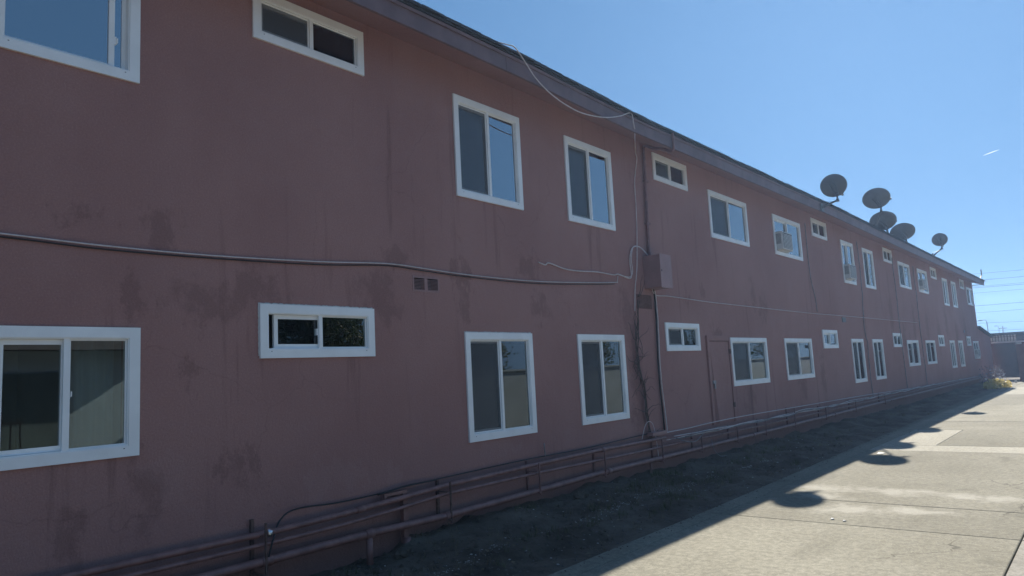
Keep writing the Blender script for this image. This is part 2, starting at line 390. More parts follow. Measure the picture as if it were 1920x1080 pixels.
def pebble(mb, x, y, z, r, sq=.6):
    a = random.uniform(0, 6.28); c, s = math.cos(a), math.sin(a); k = [random.uniform(.6, 1.2) for _ in OCT]
    mb.add([(x+(p[0]*c-p[1]*s)*r*q, y+(p[0]*s+p[1]*c)*r*q*.8, z+p[2]*r*q*sq) for p, q in zip(OCT, k)], OCF)
pb = MB(); pp = MB(); gr = MB()
for _ in range(2600):
    y = 2.6+13*random.random()**1.5; e = lerp_tab(EDGE, y); x = random.uniform(.02, e-.03)
    pebble(pb, x, y, dirt_z(x, y)+.002, random.choice((.006, .008, .01, .014, .02)))
cl = MB()
for _ in range(420):
    y = 2.6+14*random.random()**1.3; e = lerp_tab(EDGE, y); x = random.uniform(.03, e*.9); pebble(cl, x, y, dirt_z(x, y), random.uniform(.02, .055), .7)
for _ in range(260):   # crumbs spilt on the concrete
    y = 2.8+16*random.random()**1.3; e = lerp_tab(EDGE, y); x = e+abs(random.gauss(0, .09)); pebble(cl, x, y, .004, random.uniform(.004, .012), .6)
tag(cl.build('clods', M['dirt']), 'clods of soil on the dirt strip and crumbs on the drive edge', 'soil', kind='stuff')
for _ in range(700):   # lines of pale chips washed along the strip
    y = 3+9*random.random(); x = .86+.08*math.sin(y*1.3)+random.gauss(0, .045)+(.1 if y < 5 else 0)
    if n3(y*1.7, 4) < -.05: continue
    pebble(pp, x, y, dirt_z(x, y)+.004, random.choice((.005, .007, .009, .012)), .4)
for _ in range(90):
    y = 2.8+12*random.random(); e = lerp_tab(EDGE, y); x = random.uniform(.05, e-.05); pebble(pp, x, y, dirt_z(x, y)+.006, random.uniform(.008, .022), .35)
for _ in range(900):
    y = 2.8+28*random.random()**1.4; e = lerp_tab(EDGE, y); x = random.uniform(.03, e-.02)
    if n3(x*2, y*.7, 8) < .02: continue
    z = dirt_z(x, y)
    for k in range(7):
        a = random.uniform(0, 6.28); h = random.uniform(.02, .09); d = random.uniform(.01, .07); q = .003
        bx, by = x+random.gauss(0, .02), y+random.gauss(0, .02)
        gr.add([(bx-q*math.sin(a), by+q*math.cos(a), z), (bx+q*math.sin(a), by-q*math.cos(a), z), (bx+d*math.cos(a), by+d*math.sin(a), z+h)], [(0, 1, 2)])
lv = MB()
for _ in range(520):
    y = 2.7+16*random.random()**1.3; e = lerp_tab(EDGE, y); x = random.uniform(.03, e+.02); z = dirt_z(x, y)+.008; a = random.uniform(0, 6.28); L = random.uniform(.012, .035); c_, s_ = math.cos(a)*L, math.sin(a)*L
    lv.add([(x-c_, y-s_, z), (x+s_*.4, y-c_*.4, z+random.uniform(0, .015)), (x+c_, y+s_, z+random.uniform(0, .012)), (x-s_*.4, y+c_*.4, z+.004)], [(0, 1, 2, 3)])
tag(lv.build('leaf_litter', M['drygrass']), 'dry leaf scraps lying over the dirt strip', 'leaves', kind='stuff')
tag(pb.build('gravel', M['rock']), 'small stones and clods scattered over the dirt strip', 'gravel', kind='stuff')
tag(pp.build('pale_chips', M['chip']), 'pale chips washed in a line along the dirt strip', 'chips', kind='stuff')
gw = MB()
for _ in range(1100):
    y = random.gauss(9.5, 2.6); x = random.uniform(.15, 1.35)
    if n3(x*2.5+4, y*.9, 6) < .12: continue
    z = dirt_z(x, y)
    for k in range(6):
        a = random.uniform(0, 6.28); h = random.uniform(.03, .10); d = random.uniform(.01, .06); q = .004; bx, by = x+random.gauss(0, .02), y+random.gauss(0, .02)
        gw.add([(bx-q*math.sin(a), by+q*math.cos(a), z), (bx+q*math.sin(a), by-q*math.cos(a), z), (bx+d*math.cos(a), by+d*math.sin(a), z+h)], [(0, 1, 2)])
tag(gw.build('weeds', M['weed']), 'low green weeds growing in patches on the dirt strip', 'weeds', kind='stuff')
tag(gr.build('dry_grass', M['drygrass']), 'sparse dry grass blades on the dirt strip', 'grass', kind='stuff')
def rock(x, y, r, label):
    mb = MB(); n = 9; vs2 = []; fs2 = []
    for i in range(6):
        ph = math.pi*i/5
        for k in range(n):
            t = 2*math.pi*k/n; d = Vector((math.sin(ph)*math.cos(t), math.sin(ph)*math.sin(t), math.cos(ph)*.65)); q = r*(1+.35*mnoise.noise(d*1.7+Vector((x, y, 0))))
            vs2.append((x+d.x*q, y+d.y*q, dirt_z(x, y)+r*.25+d.z*q))
    for i in range(5):
        for k in range(n): fs2.append((i*n+k, (i+1)*n+k, (i+1)*n+(k+1) % n, i*n+(k+1) % n))
    mb.add(vs2, fs2, False)
    tag(mb.build('rock', M['dirt'], base=(x, y, dirt_z(x, y))), label, 'rock', 'loose rocks on the dirt strip')
rock(.62, 5.62, .035, 'small pale rock lying below the third window on the dirt strip')
rock(.30, 7.4, .10, 'largest dirt-coloured rock half buried near the low pipe')
rock(.25, 4.55, .07, 'dull rock beside the foot of the pipe support leg')
rock(1.05, 4.7, .03, 'small pale rock lying among the chips near the drive edge')

# ------------------------------------------------------------------ apartment building
YN, YF, DEPTH = -3.0, 45.2, 11.0
WIN = {  # kind: (width, height)
    's': (1.22, .46), 't': (1.19, 1.20), 'w': (1.81, .905), 'q': (.96, .92)}
UP = [('q',1.335,4.0),('s',3.25,4.706),('t',5.75,3.68),('t',7.92,3.68),('s',10.43,4.706),('w',12.49,3.978),('w',15.78,3.978),('s',18.5,4.706),('t',20.94,3.68),
      ('t',23.16,3.68),('s',25.77,4.706),('w',27.77,3.978),('w',30.96,3.978),('s',33.66,4.706),('t',36.13,3.68),('t',38.38,3.68),('s',40.95,4.706),('w',42.85,3.978)]
LO = [('q',1.36,1.21),('s',3.29,1.89),('t',5.78,.937),('t',7.95,.937),('s',10.43,1.89),('w',12.93,1.218),('w',15.8,1.218),('s',18.52,1.89),('t',20.99,.937),
      ('t',23.21,.937),('s',25.85,1.89),('w',27.83,1.218),('w',31.0,1.218),('s',33.7,1.89),('t',36.2,.937),('t',38.42,.937),('s',41.0,1.89),('w',42.93,1.218)]
bld = empty('apartment_building', (0, 0, 0), 'long two storey maroon stucco apartment building with white framed sliding windows', 'building')
FL = .075
opens = [(y+FL*.8, y+WIN[k][0]-FL*.8, z+FL*.8, z+WIN[k][1]-FL*.8) for k, y, z in UP+LO]
DOOR = (11.99, 12.82, .62, 2.06); opens.append(DOOR)
VENT = (5.06, 5.40, 2.575, 2.70); opens.append(VENT)
ZT = 5.30
yb = sorted(set([YN, YF]+[round(v, 4) for o in opens for v in o[:2]])); zb = sorted(set([-.1, ZT]+[round(v, 4) for o in opens for v in o[2:]]))
m = MB(); T = .16
def inside(y, z): return any(a < y < b and c < z < d for a, b, c, d in opens)
grid = [[not inside((yb[i]+yb[i+1])/2, (zb[j]+zb[j+1])/2) for j in range(len(zb)-1)] for i in range(len(yb)-1)]
# merge cells upward in each column to keep the wall light
for i in range(len(yb)-1):
    j = 0
    while j < len(zb)-1:
        if not grid[i][j]: j += 1; continue
        k = j
        while k < len(zb)-1 and grid[i][k]: k += 1
        y0, y1, z0, z1 = yb[i], yb[i+1], zb[j], zb[k]
        m.add([(0,y0,z0),(0,y1,z0),(0,y1,z1),(0,y0,z1)], [(0,1,2,3)]); m.add([(-T,y0,z0),(-T,y1,z0),(-T,y1,z1),(-T,y0,z1)], [(3,2,1,0)])
        j = k
for a, b, c, d in opens:
    m.add([(0,a,c),(0,b,c),(0,b,d),(0,a,d),(-T,a,c),(-T,b,c),(-T,b,d),(-T,a,d)], [(0,4,5,1),(1,5,6,2),(2,6,7,3),(3,7,4,0)])
m.box(-DEPTH, -.002, YF-.16, YF, -.1, ZT); m.box(-DEPTH, -.002, YN, YN+.16, -.1, ZT); m.box(-DEPTH-.16, -DEPTH, YN, YF, -.1, ZT)
m.build('wall', M['stucco'], bld)
it = MB()
for z0, z1 in ((.20, .28), (2.72, 2.98), (5.18, 5.29)): it.box(-4.4, -T-.002, YN+.17, YF-.17, z0, z1)
it.build('floor_slab', M['ceiling'], bld)
it = MB(); it.box(-4.6, -4.405, YN+.17, YF-.17, .2, 5.29)
for y in [0.4, 2.85, 4.95, 7.42, 9.75, 12.2, 15.05, 18.05, 20.35, 22.7, 25.0, 27.4, 30.3, 33.2, 35.5, 37.9, 40.3, 42.5]:
    it.box(-4.4, -T-.002, y-.05, y+.05, .281, 2.718); it.box(-4.4, -T-.002, y-.05, y+.05, 2.981, 5.178)
it.build('partition', M['interior'], bld)

# eave: soffit, fascia boards, drip edge, roof and its lowest course of shingles
SAG = [(-3, .01), (5, .0), (6.3, .0), (8.8, -.065), (11, -.05), (15, -.02), (18.5, .015), (24, -.01), (32, -.035), (45.3, -.05)]
def sag(y): return lerp_tab(SAG, y)+.006*n3(y*.9, 2)
ye = [YN-.1+i*.5 for i in range(int((YF+.12-YN+.1)/.5)+1)]+[YF+.1]
def strip(sec, ylist):
    """extrude a closed x-z section along y following the sagging eave"""
    mb = MB(); n = len(sec); vs2 = []
    for y in ylist: vs2 += [(x, y, z+sag(y)*wg) for x, z, wg in sec]
    fs2 = [(j*n+i, (j+1)*n+i, (j+1)*n+(i+1) % n, j*n+(i+1) % n) for j in range(len(ylist)-1) for i in range(n)]
    mb.add(vs2, fs2+[tuple(range(n)), tuple(reversed([(len(ylist)-1)*n+i for i in range(n)]))]); return mb
strip([(.505, 5.125, 1), (.0, 5.275, .3), (.0, 5.30, .3), (.505, 5.15, 1)], ye).build('soffit', M['stucco_plain'], bld)
cuts = [YN-.1, 1.2, 6.1, 10.95, 15.8, 20.7, 25.6, 30.4, 35.3, 40.2, YF+.1]
for a, b in zip(cuts, cuts[1:]):
    yl = [a+.0015]+[q for q in ye if a+.05 < q < b-.05]+[b-.0015]
    dx = random.uniform(-.003, .003)
    strip([(.507, 5.095, 1), (.542+dx, 5.095, 1), (.542+dx, 5.265, 1), (.507, 5.265, 1)], yl).build('fascia_board', M['eave'], bld)
strip([(.52, 5.266, 1), (.560, 5.260, 1), (.564, 5.292, 1), (.52, 5.296, 1)], ye).build('drip_edge', M['eave'], bld)
RIDGE = (-5.0, 7.55)
sl = (RIDGE[1]-5.31)/(.56-RIDGE[0])
roof = strip([(.575, 5.300, 1), (.575, 5.322, 1), (RIDGE[0], RIDGE[1]+.03, 0), (-DEPTH-.7, 5.24, 0), (-DEPTH-.7, 5.2, 0), (RIDGE[0], RIDGE[1], 0)], ye).build('roof', M['shingle'], bld)
y = YN-.1; meshes = []
for q in range(6):
    mb = MB(); wd = .30; t = .011+.004*random.random(); x1 = .03+random.uniform(-.006, .008); dz = random.uniform(-.006, .004)
    mb.hexa([(x1, .003, -.012+dz), (x1, wd-.003, -.012+dz*.2), (-.22, wd-.003, .23*sl), (-.22, .003, .23*sl),
             (x1, .003, t+dz), (x1, wd-.003, t+dz*.2), (-.22, wd-.003, .23*sl+t), (-.22, .003, .23*sl+t)])
    meshes.append(mb.mesh('shingle', M['shingle']))
ro = world_of(bld); rz = Vector((0, 0, 0))
while y < YF+.08:
    for lay in range(3):
        s_ = put('shingle', random.choice(meshes), Vector((.575-lay*.018, y+(.15 if lay % 2 else 0), 5.332+sag(y+.15)+lay*.016))-ro, roof)
    y += .302
# boxed return at the far end of the eave
MB().box(.005, .506, YF-.10, YF+.098, 5.085, 5.105).build('soffit_return', M['eave'], bld)

# windows
RW = {}
def frame_mesh(W, H, f=FL, x0=-.07, x1=.022):
    mb = MB()
    def ring(y0, y1, z0, z1, a, b, xa, xb):
        # four mitred members
        O = [(y0, z0), (y1, z0), (y1, z1), (y0, z1)]; I = [(y0+a, z0+b), (y1-a, z0+b), (y1-a, z1-b), (y0+a, z1-b)]
        for i in range(4):
            j = (i+1) % 4
            p = [(xa, *O[i]), (xa, *O[j]), (xa, *I[j]), (xa, *I[i]), (xb, *O[i]), (xb, *O[j]), (xb, *I[j]), (xb, *I[i])]
            mb.add(p, [(4,5,6,7),(0,1,5,4),(2,3,7,6),(3,2,1,0)])
    ring(0, W, 0, H, f, f, .001, x1)
    ring(f*.82, W-f*.82, f*.82, H-f*.82, .022, .022, x0, x1-.009)
    return mb
def window_meshes(k, GL):
    W, H = WIN[k]; f = FL; d = {}
    d['window'] = frame_mesh(W, H).mesh('window', M['vinyl'])
    a, b, c, e = f*.82+.022, W-f*.82-.022, f*.82+.022, H-f*.82-.022; mid = W/2
    d['dim'] = (a, b, c, e, mid)
    d['rail'] = MB().box(-.017, .009, mid-.018, mid+.018, c-.004, e+.004).add([], []).mesh('meeting_rail', M['vinyl'])
    def rect(y0, y1, z0, z1, t, xa, xb):
        mb = MB(); mb.box(xa, xb, y0, y1, z0, z0+t); mb.box(xa, xb, y0, y1, z1-t, z1); mb.box(xa, xb, y0, y0+t, z0+t, z1-t); mb.box(xa, xb, y1-t, y1, z0+t, z1-t); return mb
    d['sash'] = rect(0, mid-a+.012, c+.001, e-.001, .036, -.046, -.019).mesh('sash', M['vinyl'])
    d['spane'] = MB().box(-.036, -.032, .032, mid-a+.012-.032, c+.033, e-.033).mesh('pane', GL)
    d['pane'] = MB().box(-.022, -.018, mid+.012, b+.004, c-.004, e+.004).mesh('pane', GL)
    d['screen'] = MB().add([(-.012, a, c), (-.012, mid-.016, c), (-.012, mid-.016, e), (-.012, a, e)], [(0, 1, 2, 3)]).mesh('screen', M['screen'])
    d['sframe'] = rect(a+.002, mid-.018, c+.002, e-.002, .014, -.016, -.008).mesh('screen_frame', M['vinyl'])
    d['weep'] = MB().box(.0215, .0228, 0, .010, 0, .005).mesh('weep_hole', M['near_black'])
    d['bead'] = rect(mid+.0185, b-.0005, c+.0005, e-.0005, .011, -.017, -.006).mesh('glazing_bead', M['vinyl'])
    lt = MB(); lt.box(-.034, -.012, 0, .014, -.03, .03); lt.box(-.03, -.004, .014, .022, -.018, .018); d['latch'] = lt.mesh('latch', M['vinyl'])
    return d
WM = {k: window_meshes(k, M['glass']) for k in WIN}; WL = {k: window_meshes(k, M['glass_low']) for k in WIN}
windows = {}
def window(key, k, y, z, slide=0, scr=True, near=False):
    d = (WM if key[0] == 'U' and k != 's' else WL)[k]; a, b, c, e, mid = d['dim']
    wd = put('window', d['window'], Vector((0, y, z))-ro, bld)
    put('meeting_rail', d['rail'], (0, 0, 0), wd)
    put('sash', d['sash'], (0, a+slide, 0), wd); put('pane', d['spane'], (0, a+slide, 0), wd)
    put('pane', d['pane'], (0.006, 0, 0), wd); put('glazing_bead', d['bead'], (0, 0, 0), wd)
    if scr: put('screen', d['screen'], (0, 0, 0), wd); put('screen_frame', d['sframe'], (0, 0, 0), wd)
    if near:
        W, H = WIN[k]
        for q in (.10, W-.11): put('weep_hole', d['weep'], (0, q, .055), wd)
        put('latch', d['latch'], (0, mid+.02 if k == 'q' else mid-.03, H*.5), wd)
    windows[key] = wd; return wd
def open_window(key, k, y, z):
    d = WM[k]; a, b, c, e, mid = d['dim']; W, H = WIN[k]
    wd = put('window', d['window'], Vector((0, y, z))-ro, bld); q = W*.80
    put('meeting_rail', MB().box(-.040, -.012, q-.020, q+.020, c-.004, e+.004).mesh('meeting_rail', M['vinyl']), (0, 0, 0), wd)
    put('pane', MB().box(-.030, -.026, a-.004, q-.018, c-.004, e+.004).mesh('pane', M['glass']), (0, 0, 0), wd)
    put('pane', MB().box(-.050, -.046, q+.005, b+.004, c-.004, e+.004).mesh('pane', M['glass']), (0, 0, 0), wd)
    put('sash', MB().box(-.060, -.038, b-.028, b+.003, c, e).box(-.024, -.014, a, q-.021, c+.0005, c+.02).mesh('sash', M['vinyl']), (0, 0, 0), wd)
    put('latch', d['latch'], (0, q+.02, .30), wd)
    for t in (.10, W-.11): put('weep_hole', d['weep'], (0, t, .055), wd)
    windows[key] = wd
open_window('U1', *UP[0])
for i, (k, y, z) in enumerate(UP):
    if i: window(f'U{i+1}', k, y, z, slide={0: 0.30, 16: .1}.get(i, 0), scr=i not in (0, 6, 8, 12), near=i < 4)
for i, (k, y, z) in enumerate(LO):
    window(f'L{i+1}', k, y, z, slide={1: .07, 4: .07}.get(i, 0), scr=i not in (0, 1, 7, 11), near=i < 4)
# old caulk squeezed out round two of the lower windows
def caulk(key, pts):
    wd = windows[key]; mb = MB(); o = world_of(wd)
    P = []
    for (y0, z0), (y1, z1) in zip(pts, pts[1:]):
        n = int(max(abs(y1-y0), abs(z1-z0))/.012)
        for q in range(n): P.append((.004, y0+(y1-y0)*q/n, z0+(z1-z0)*q/n))
    rad = [max(.0015, .005+.006*n3(p[1]*40, p[2]*40, 3)) for p in P]
    mb.tube(P, rad, 5); me = mb.mesh('caulk_bead', M['whitepaint']); put('caulk_bead', me, (0, 0, 0), wd)
caulk('L2', [(-.006, .02), (-.006, .466), (1.22, .466)]); caulk('L3', [(.0, 1.206), (1.19, 1.206)])

# louvred wall vent
vp = MB(); a, b, c, d = VENT
fr = MB(); fr.box(-.05, .006, a-.02, a, c-.02, d+.02); fr.box(-.05, .006, b, b+.02, c-.02, d+.02); fr.box(-.05, .006, a, b, d, d+.02); fr.box(-.05, .006, a, b, c-.02, c); fr.box(-.05, .004, (a+b)/2-.022, (a+b)/2+.022, c, d)
vo = fr.build('vent', M['boxgrey'], bld)
MB().box(-.12, -.10, a, b, c, d).build('vent_back', M['near_black'], vo)
for q in range(8):
    z = c+.012+q*.0145
    for y0, y1 in ((a+.001, (a+b)/2-.023), ((a+b)/2+.023, b-.001)):
        MB().hexa([(-.03, y0, z), (.001, y0, z-.007), (.001, y1, z-.007), (-.03, y1, z), (-.03, y0, z+.002), (.001, y0, z-.002), (.001, y1, z-.002), (-.03, y1, z+.002)]).build('slat', M['boxgrey'], vo)
for y, z in ((20.35, 2.58), (40.4, 2.52)):
    v2 = MB(); v2.box(.001, .012, y, y+.34, z, z+.13); o2 = v2.build('vent', M['acgrille'], bld)
# meter cupboard door, sprung open at the foot, in its timber surround
y0, y1, z0, z1 = DOOR
fr = MB(); fr.box(-.05, .03, y0-.10, y0-.002, z0-.02, z1+.09); fr.box(-.05, .03, y1+.002, y1+.06, z0-.02, z1+.09); fr.box(-.05, .028, y0-.002, y1+.002, z1+.002, z1+.09)
fr.box(.03, .036, y0-.10, y0-.055, z0-.02, z1+.088)
fr.build('door_frame', M['stucco_plain'], bld)
dr = MB(); dr.hexa([(-.02, y0+.035, z0), (.055, y0+.095, z0), (.012, y1-.004, z0), (-.02, y1-.004, z0), (-.02, y0+.012, z1-.012), (.016, y0+.012, z1-.012), (.012, y1-.004, z1-.012), (-.02, y1-.004, z1-.012)])
door = dr.build('door', M['stucco_plain'], bld)
MB().box(.02, .05, y0-.01, y0+.10, 1.30, 1.36).box(.045, .065, y0+.01, y0+.05, 1.22, 1.31).build('hasp', M['metal'], door)
for zz in (.85, 1.82): MB().box(.030, .042, y1-.03, y1+.04, zz, zz+.09).build('hinge', M['rust'], door)
MB().box(-.14, -.12, y0, y1, z0, z1).build('recess_shade', M['near_black'], bld)  # near-black sheet; the shade inside the cupboard is put into its colour

# ------------------------------------------------------------------ things fixed to the wall
def cable(name, pts, r, mat, label, n=8, cat='cable', group=None, sides=7, jit=0):
    P = crom(pts, n)
    if jit: P = [p+Vector((abs(jit*.5*n3(p.y*3, p.z*3, 1)), jit*n3(p.y*2.1, p.z*2.1, 5)*.3, jit*n3(p.y*1.7, p.z*2.5, 9))) for p in P]
    return tag(MB().tube(P, r, sides).build(name, M[mat], base=pts[0]), label, cat, group)
long_pts = [(.025,-1.2,2.80),(.025,0,2.76),(.025,1.43,2.73),(.025,2.08,2.715),(.025,2.88,2.72),(.025,3.9,2.76),(.025,4.69,2.81),(.025,5.23,2.80),(.025,5.89,2.783),(.025,7.05,2.79),(.025,8.25,2.85),(.025,8.98,2.90),(.025,9.04,2.92),(.025,9.07,3.0)]
cable('wall_cable', long_pts, .0062, 'cable_white', 'long pale cable sagging across the wall above the small lower window')
cable('wall_cable', [(x-.010, y, z-.019-.007*math.sin(y*2)**2) for x, y, z in long_pts[:-2]], .0055, 'cable_black', 'dark cable running just under the long pale cable on the wall')
cable('wall_cable', [(.02,7.18,3.04),(.02,7.32,3.02),(.02,7.41,3.05),(.02,7.76,3.0),(.02,8.13,3.0),(.02,8.53,3.02),(.02,8.96,3.01),(.02,9.1,3.03),(.02,9.38,2.99),(.02,9.47,3.04),(.025,9.45,3.29),(.03,9.55,3.47),(.04,9.75,3.50),(.06,9.93,3.40)], .009, 'cable_white', 'short pale cable looping up into the top of the utility box')
cable('wall_cable', [(.028,9.1,3.02),(.028,9.40,3.01),(.028,9.50,3.10),(.028,9.49,3.30),(.03,9.58,3.49),(.04,9.78,3.49),(.06,9.95,3.39)], .007, 'cable_white', 'second thin pale loop of cable beside the utility box')
cable('roof_cable', [(.35,6.0,5.50),(.55,6.12,5.405),(.60,6.2,5.38),(.61,6.36,5.26),(.585,6.59,5.13),(.57,6.9,5.025),(.57,7.22,4.965),(.57,7.58,4.95),(.57,8.10,5.025),(.57,8.52,5.15),(.575,8.75,5.25),(.575,8.85,5.26),(.565,8.90,5.12),(.52,9.0,5.07),(.38,9.24,5.075),(.2,9.55,5.06),(.05,9.82,5.01),(.03,9.88,4.92),(.03,9.76,4.55),(.03,9.75,4.2),(.03,9.72,3.78),(.03,9.64,3.19),(.03,9.54,2.85),(.03,9.48,2.5)], .0075, 'cable_white', 'thin white cable swagged from the eave and dropping down the wall')
cable('wall_cable', [(.05,10.02,2.87),(.03,10.17,2.775),(.02,10.6,2.78),(.02,11.21,2.77),(.02,12.37,2.75),(.02,14.69,2.74),(.02,17.75,2.73),(.02,21.41,2.75),(.02,29.87,2.77)], .0075, 'cable_white', 'pale cable running from the utility box between the two storeys to the right')
cable('wall_cable', [(.03,10.08,2.86),(.03,10.12,2.75),(.03,10.11,2.21),(.03,10.07,1.55),(.03,10.1,1.06),(.03,10.12,.66)], .014, 'cable_black', 'black cable dropping straight from the utility box to the pipes', jit=.02)
cable('wall_cable', [(.05,10.10,2.84),(.05,10.13,2.70),(.05,10.125,2.2),(.05,10.09,1.55),(.055,10.125,1.06),(.06,10.15,.66)], .009, 'cable_white', 'pale cable strapped beside the black drop cable under the utility box', jit=.015)
cable('wall_cable', [(.025,17.98,4.95),(.025,17.96,4.2),(.025,18.0,3.6),(.025,18.2,3.1),(.025,18.25,2.78)], .010, 'cable_grey', 'thin cable dropping from the eave left of the first small far window')
cable('wall_cable', [(.025,22.6,5.0),(.025,22.6,3.6),(.025,22.4,2.6),(.025,22.55,1.9),(.025,22.5,1.2),(.025,22.55,.5)], .012, 'cable_grey', 'thin cable dropping full height between the paired tall windows', jit=.05)
cable('wall_cable', [(.025,26.9,4.9),(.025,26.95,3.6),(.025,26.9,2.6),(.025,27.0,1.0),(.025,27.0,.45)], .012, 'cable_grey', 'thin cable dropping full height right of the second small far window', jit=.04)
cable('wall_cable', [(.025,30.2,4.9),(.025,30.25,3.6),(.025,30.2,2.6),(.025,30.3,1.0),(.025,30.3,.45)], .012, 'cable_grey', 'thin cable dropping full height between the paired far wide windows', jit=.04)

bx = empty('utility_box', (0, 10.05, 2.86), 'maroon painted metal utility box hung on the wall between the storeys', 'utility box')
bevel(MB().box(.002, .285, 9.88, 10.23, 2.86, 3.37).build('case', M['boxgrey'], bx), .004)
bevel(MB().box(.287, .302, 9.872, 10.238, 2.852, 3.378).build('cover', M['boxgrey'], bx), .003)
MB().box(.302, .308, 9.90, 9.915, 3.10, 3.13).build('latch', M['near_black'], bx)
cd_ = empty('conduit', (.03, 10.05, 3.37), 'painted conduit pipe rising from the utility box to the eave', 'conduit')
MB().tube(crom([(.035,10.04,3.37),(.035,10.06,3.9),(.035,10.11,4.9),(.035,10.12,5.14),(.07,10.12,5.19),(.2,10.12,5.12),(.38,10.11,5.06),(.50,10.10,4.995),(.56,10.09,5.0),(.58,10.08,5.08),(.575,10.08,5.26)], 8), .024, 8).build('pipe', M['pipe'], cd_)
MB().tube([(.035,10.04,3.37),(.035,10.042,3.45)], .032, 8).build('coupling', M['pipe'], cd_)
for z in (3.9, 4.6): MB().box(.002, .062, 10.02+(z-3.9)*.07, 10.055+(z-3.9)*.07+.07, z, z+.025).build('strap', M['pipe'], cd_)
ltp = MB(); 
for q in range(13): ltp.box(.003, .007, 9.60, 10.06, 2.55+q*.0175, 2.553+q*.0175)
for q in range(25): ltp.box(.007, .010, 9.60+q*.0188, 9.603+q*.0188, 2.548, 2.765)
tag(ltp.build('lath_patch', M['rust'], base=(.003, 9.6, 2.55)), 'rusty wire lath patch on the wall right under the utility box', 'wire mesh')

vn = empty('dried_vine', (.02, 9.6, .62), 'dead tangled vine stems climbing the wall below the utility box', 'vine')
spine = [(.03,9.67,.62),(.03,9.62,.93),(.03,9.58,1.33),(.03,9.47,1.65),(.03,9.46,2.04),(.03,9.52,2.4),(.03,9.6,2.72)]
sp = crom(spine, 10)
for k in range(6):
    P = [p+Vector((.012+.02*abs(n3(p.z*2, k*7)), .09*n3(p.z*1.6, k*3.1)+.02*n3(p.z*7, k), 0)) for p in sp[: len(sp)-random.randint(0, 14)]]
    MB().tube(P, [max(.003, (.012 if k == 0 else .006)*(1-.5*i/len(P))) for i in range(len(P))], 5).build('stem', M['vine'], vn)
for k in range(34):
    p = random.choice(sp); a = random.uniform(-2.6, 2.6); L = random.uniform(.12, .5); P = [p]
    for q in range(7):
        a += random.gauss(0, .35); P = P+[P[-1]+Vector((random.uniform(0, .014), math.sin(a)*L/7, math.cos(a)*L/7))]
    MB().tube(P, [.006*(1-.09*i) for i in range(8)], 4).build('twig', M['vine'], vn)
cable('wall_cable', [(.10,9.30,.62),(.12,9.38,.80),(.12,9.50,.86),(.12,9.62,.80),(.13,9.66,.60),(.14,9.68,.32)], .0045, 'cable_white', 'pale cable end arching out over the pipes below the vine')

# pipes along the foot of the wall
def pipe(pts, r, label, n=6, couplings=()):
    e_ = empty('wall_pipe', pts[0], label, 'pipe')
    P = []
    for a, b in zip(pts, pts[1:]):
        L = (Vector(b)-Vector(a)).length; k = max(1, int(L/.8))
        for q in range(k): P.append(Vector(a).lerp(Vector(b), q/k))
    P.append(Vector(pts[-1]))
    P = [p+Vector((0, 0, .006*n3(p.y*.6, r*100))) for p in P]
    MB().tube(P, r, 12).build('pipe', M['pipe'], e_)
    for y in couplings:
        for a, b in zip(P, P[1:]):
            if a.y <= y < b.y:
                c = a.lerp(b, (y-a.y)/(b.y-a.y)); d = (b-a).normalized()
                MB().tube([c-d*.045, c+d*.045], r*1.22, 12).build('coupling', M['pipe'], e_)
    return e_
pt = pipe([(.125,-2,.47),(.125,1.8,.495),(.125,3.3,.49),(.125,4.0,.505),(.125,4.6,.53),(.125,5.25,.56),(.125,6.74,.585),(.125,8.16,.595),(.125,9.95,.585)], .026, 'upper maroon pipe with a foil patch along the foot of the wall', couplings=(4.2, 8.22))
pm = pipe([(.135,-2,.40),(.135,1.8,.415),(.135,3.3,.41),(.135,4.0,.42),(.135,4.6,.445),(.135,5.25,.483),(.135,6.74,.485),(.135,8.16,.472),(.135,9.8,.46),(.135,14.1,.43),(.135,24,.40),(.135,45,.36)], .018, 'thin middle maroon pipe along the foot of the wall')
pl = pipe([(.14,-2,.27),(.14,2.7,.28),(.14,4.3,.288),(.14,5.3,.268),(.14,8.06,.305),(.14,14.1,.30),(.14,26,.29),(.14,45.1,.28)], .035, 'thick lowest maroon pipe running the length of the wall above the dirt', couplings=(3.25, 4.28, 5.28, 8.3, 13.3, 18.4, 24))
MB().tube([(.14,4.28,.285),(.14,4.285,-.02)], .030, 10).build('support_leg', M['pipe'], pl)
MB().tube([(.10,9.5,.30),(.10,9.5,.02)], .02, 8).build('support_leg', M['pipe'], pl)
MB().tube([(.125,3.262,.489),(.125,3.30,.489)], .036, 14).build('foil_patch', M['foil'], pt)
e_ = empty('drain_elbow', (.10, 4.76, 0), 'square painted drain riser with a short elbow behind the pipes', 'pipe')
MB().box(.045, .10, 4.735, 4.79, .0, .60).build('riser', M['pipe'], e_)
MB().box(.05, .105, 4.50, 4.734, .572, .598).box(.05, .105, 4.50, 4.525, .535, .572).build('elbow', M['pipe'], e_)
MB().tube([(.09, 4.77, .16), (.09, 4.77, -.03)], .042, 10).build('foot_pipe', M['pipe'], e_)
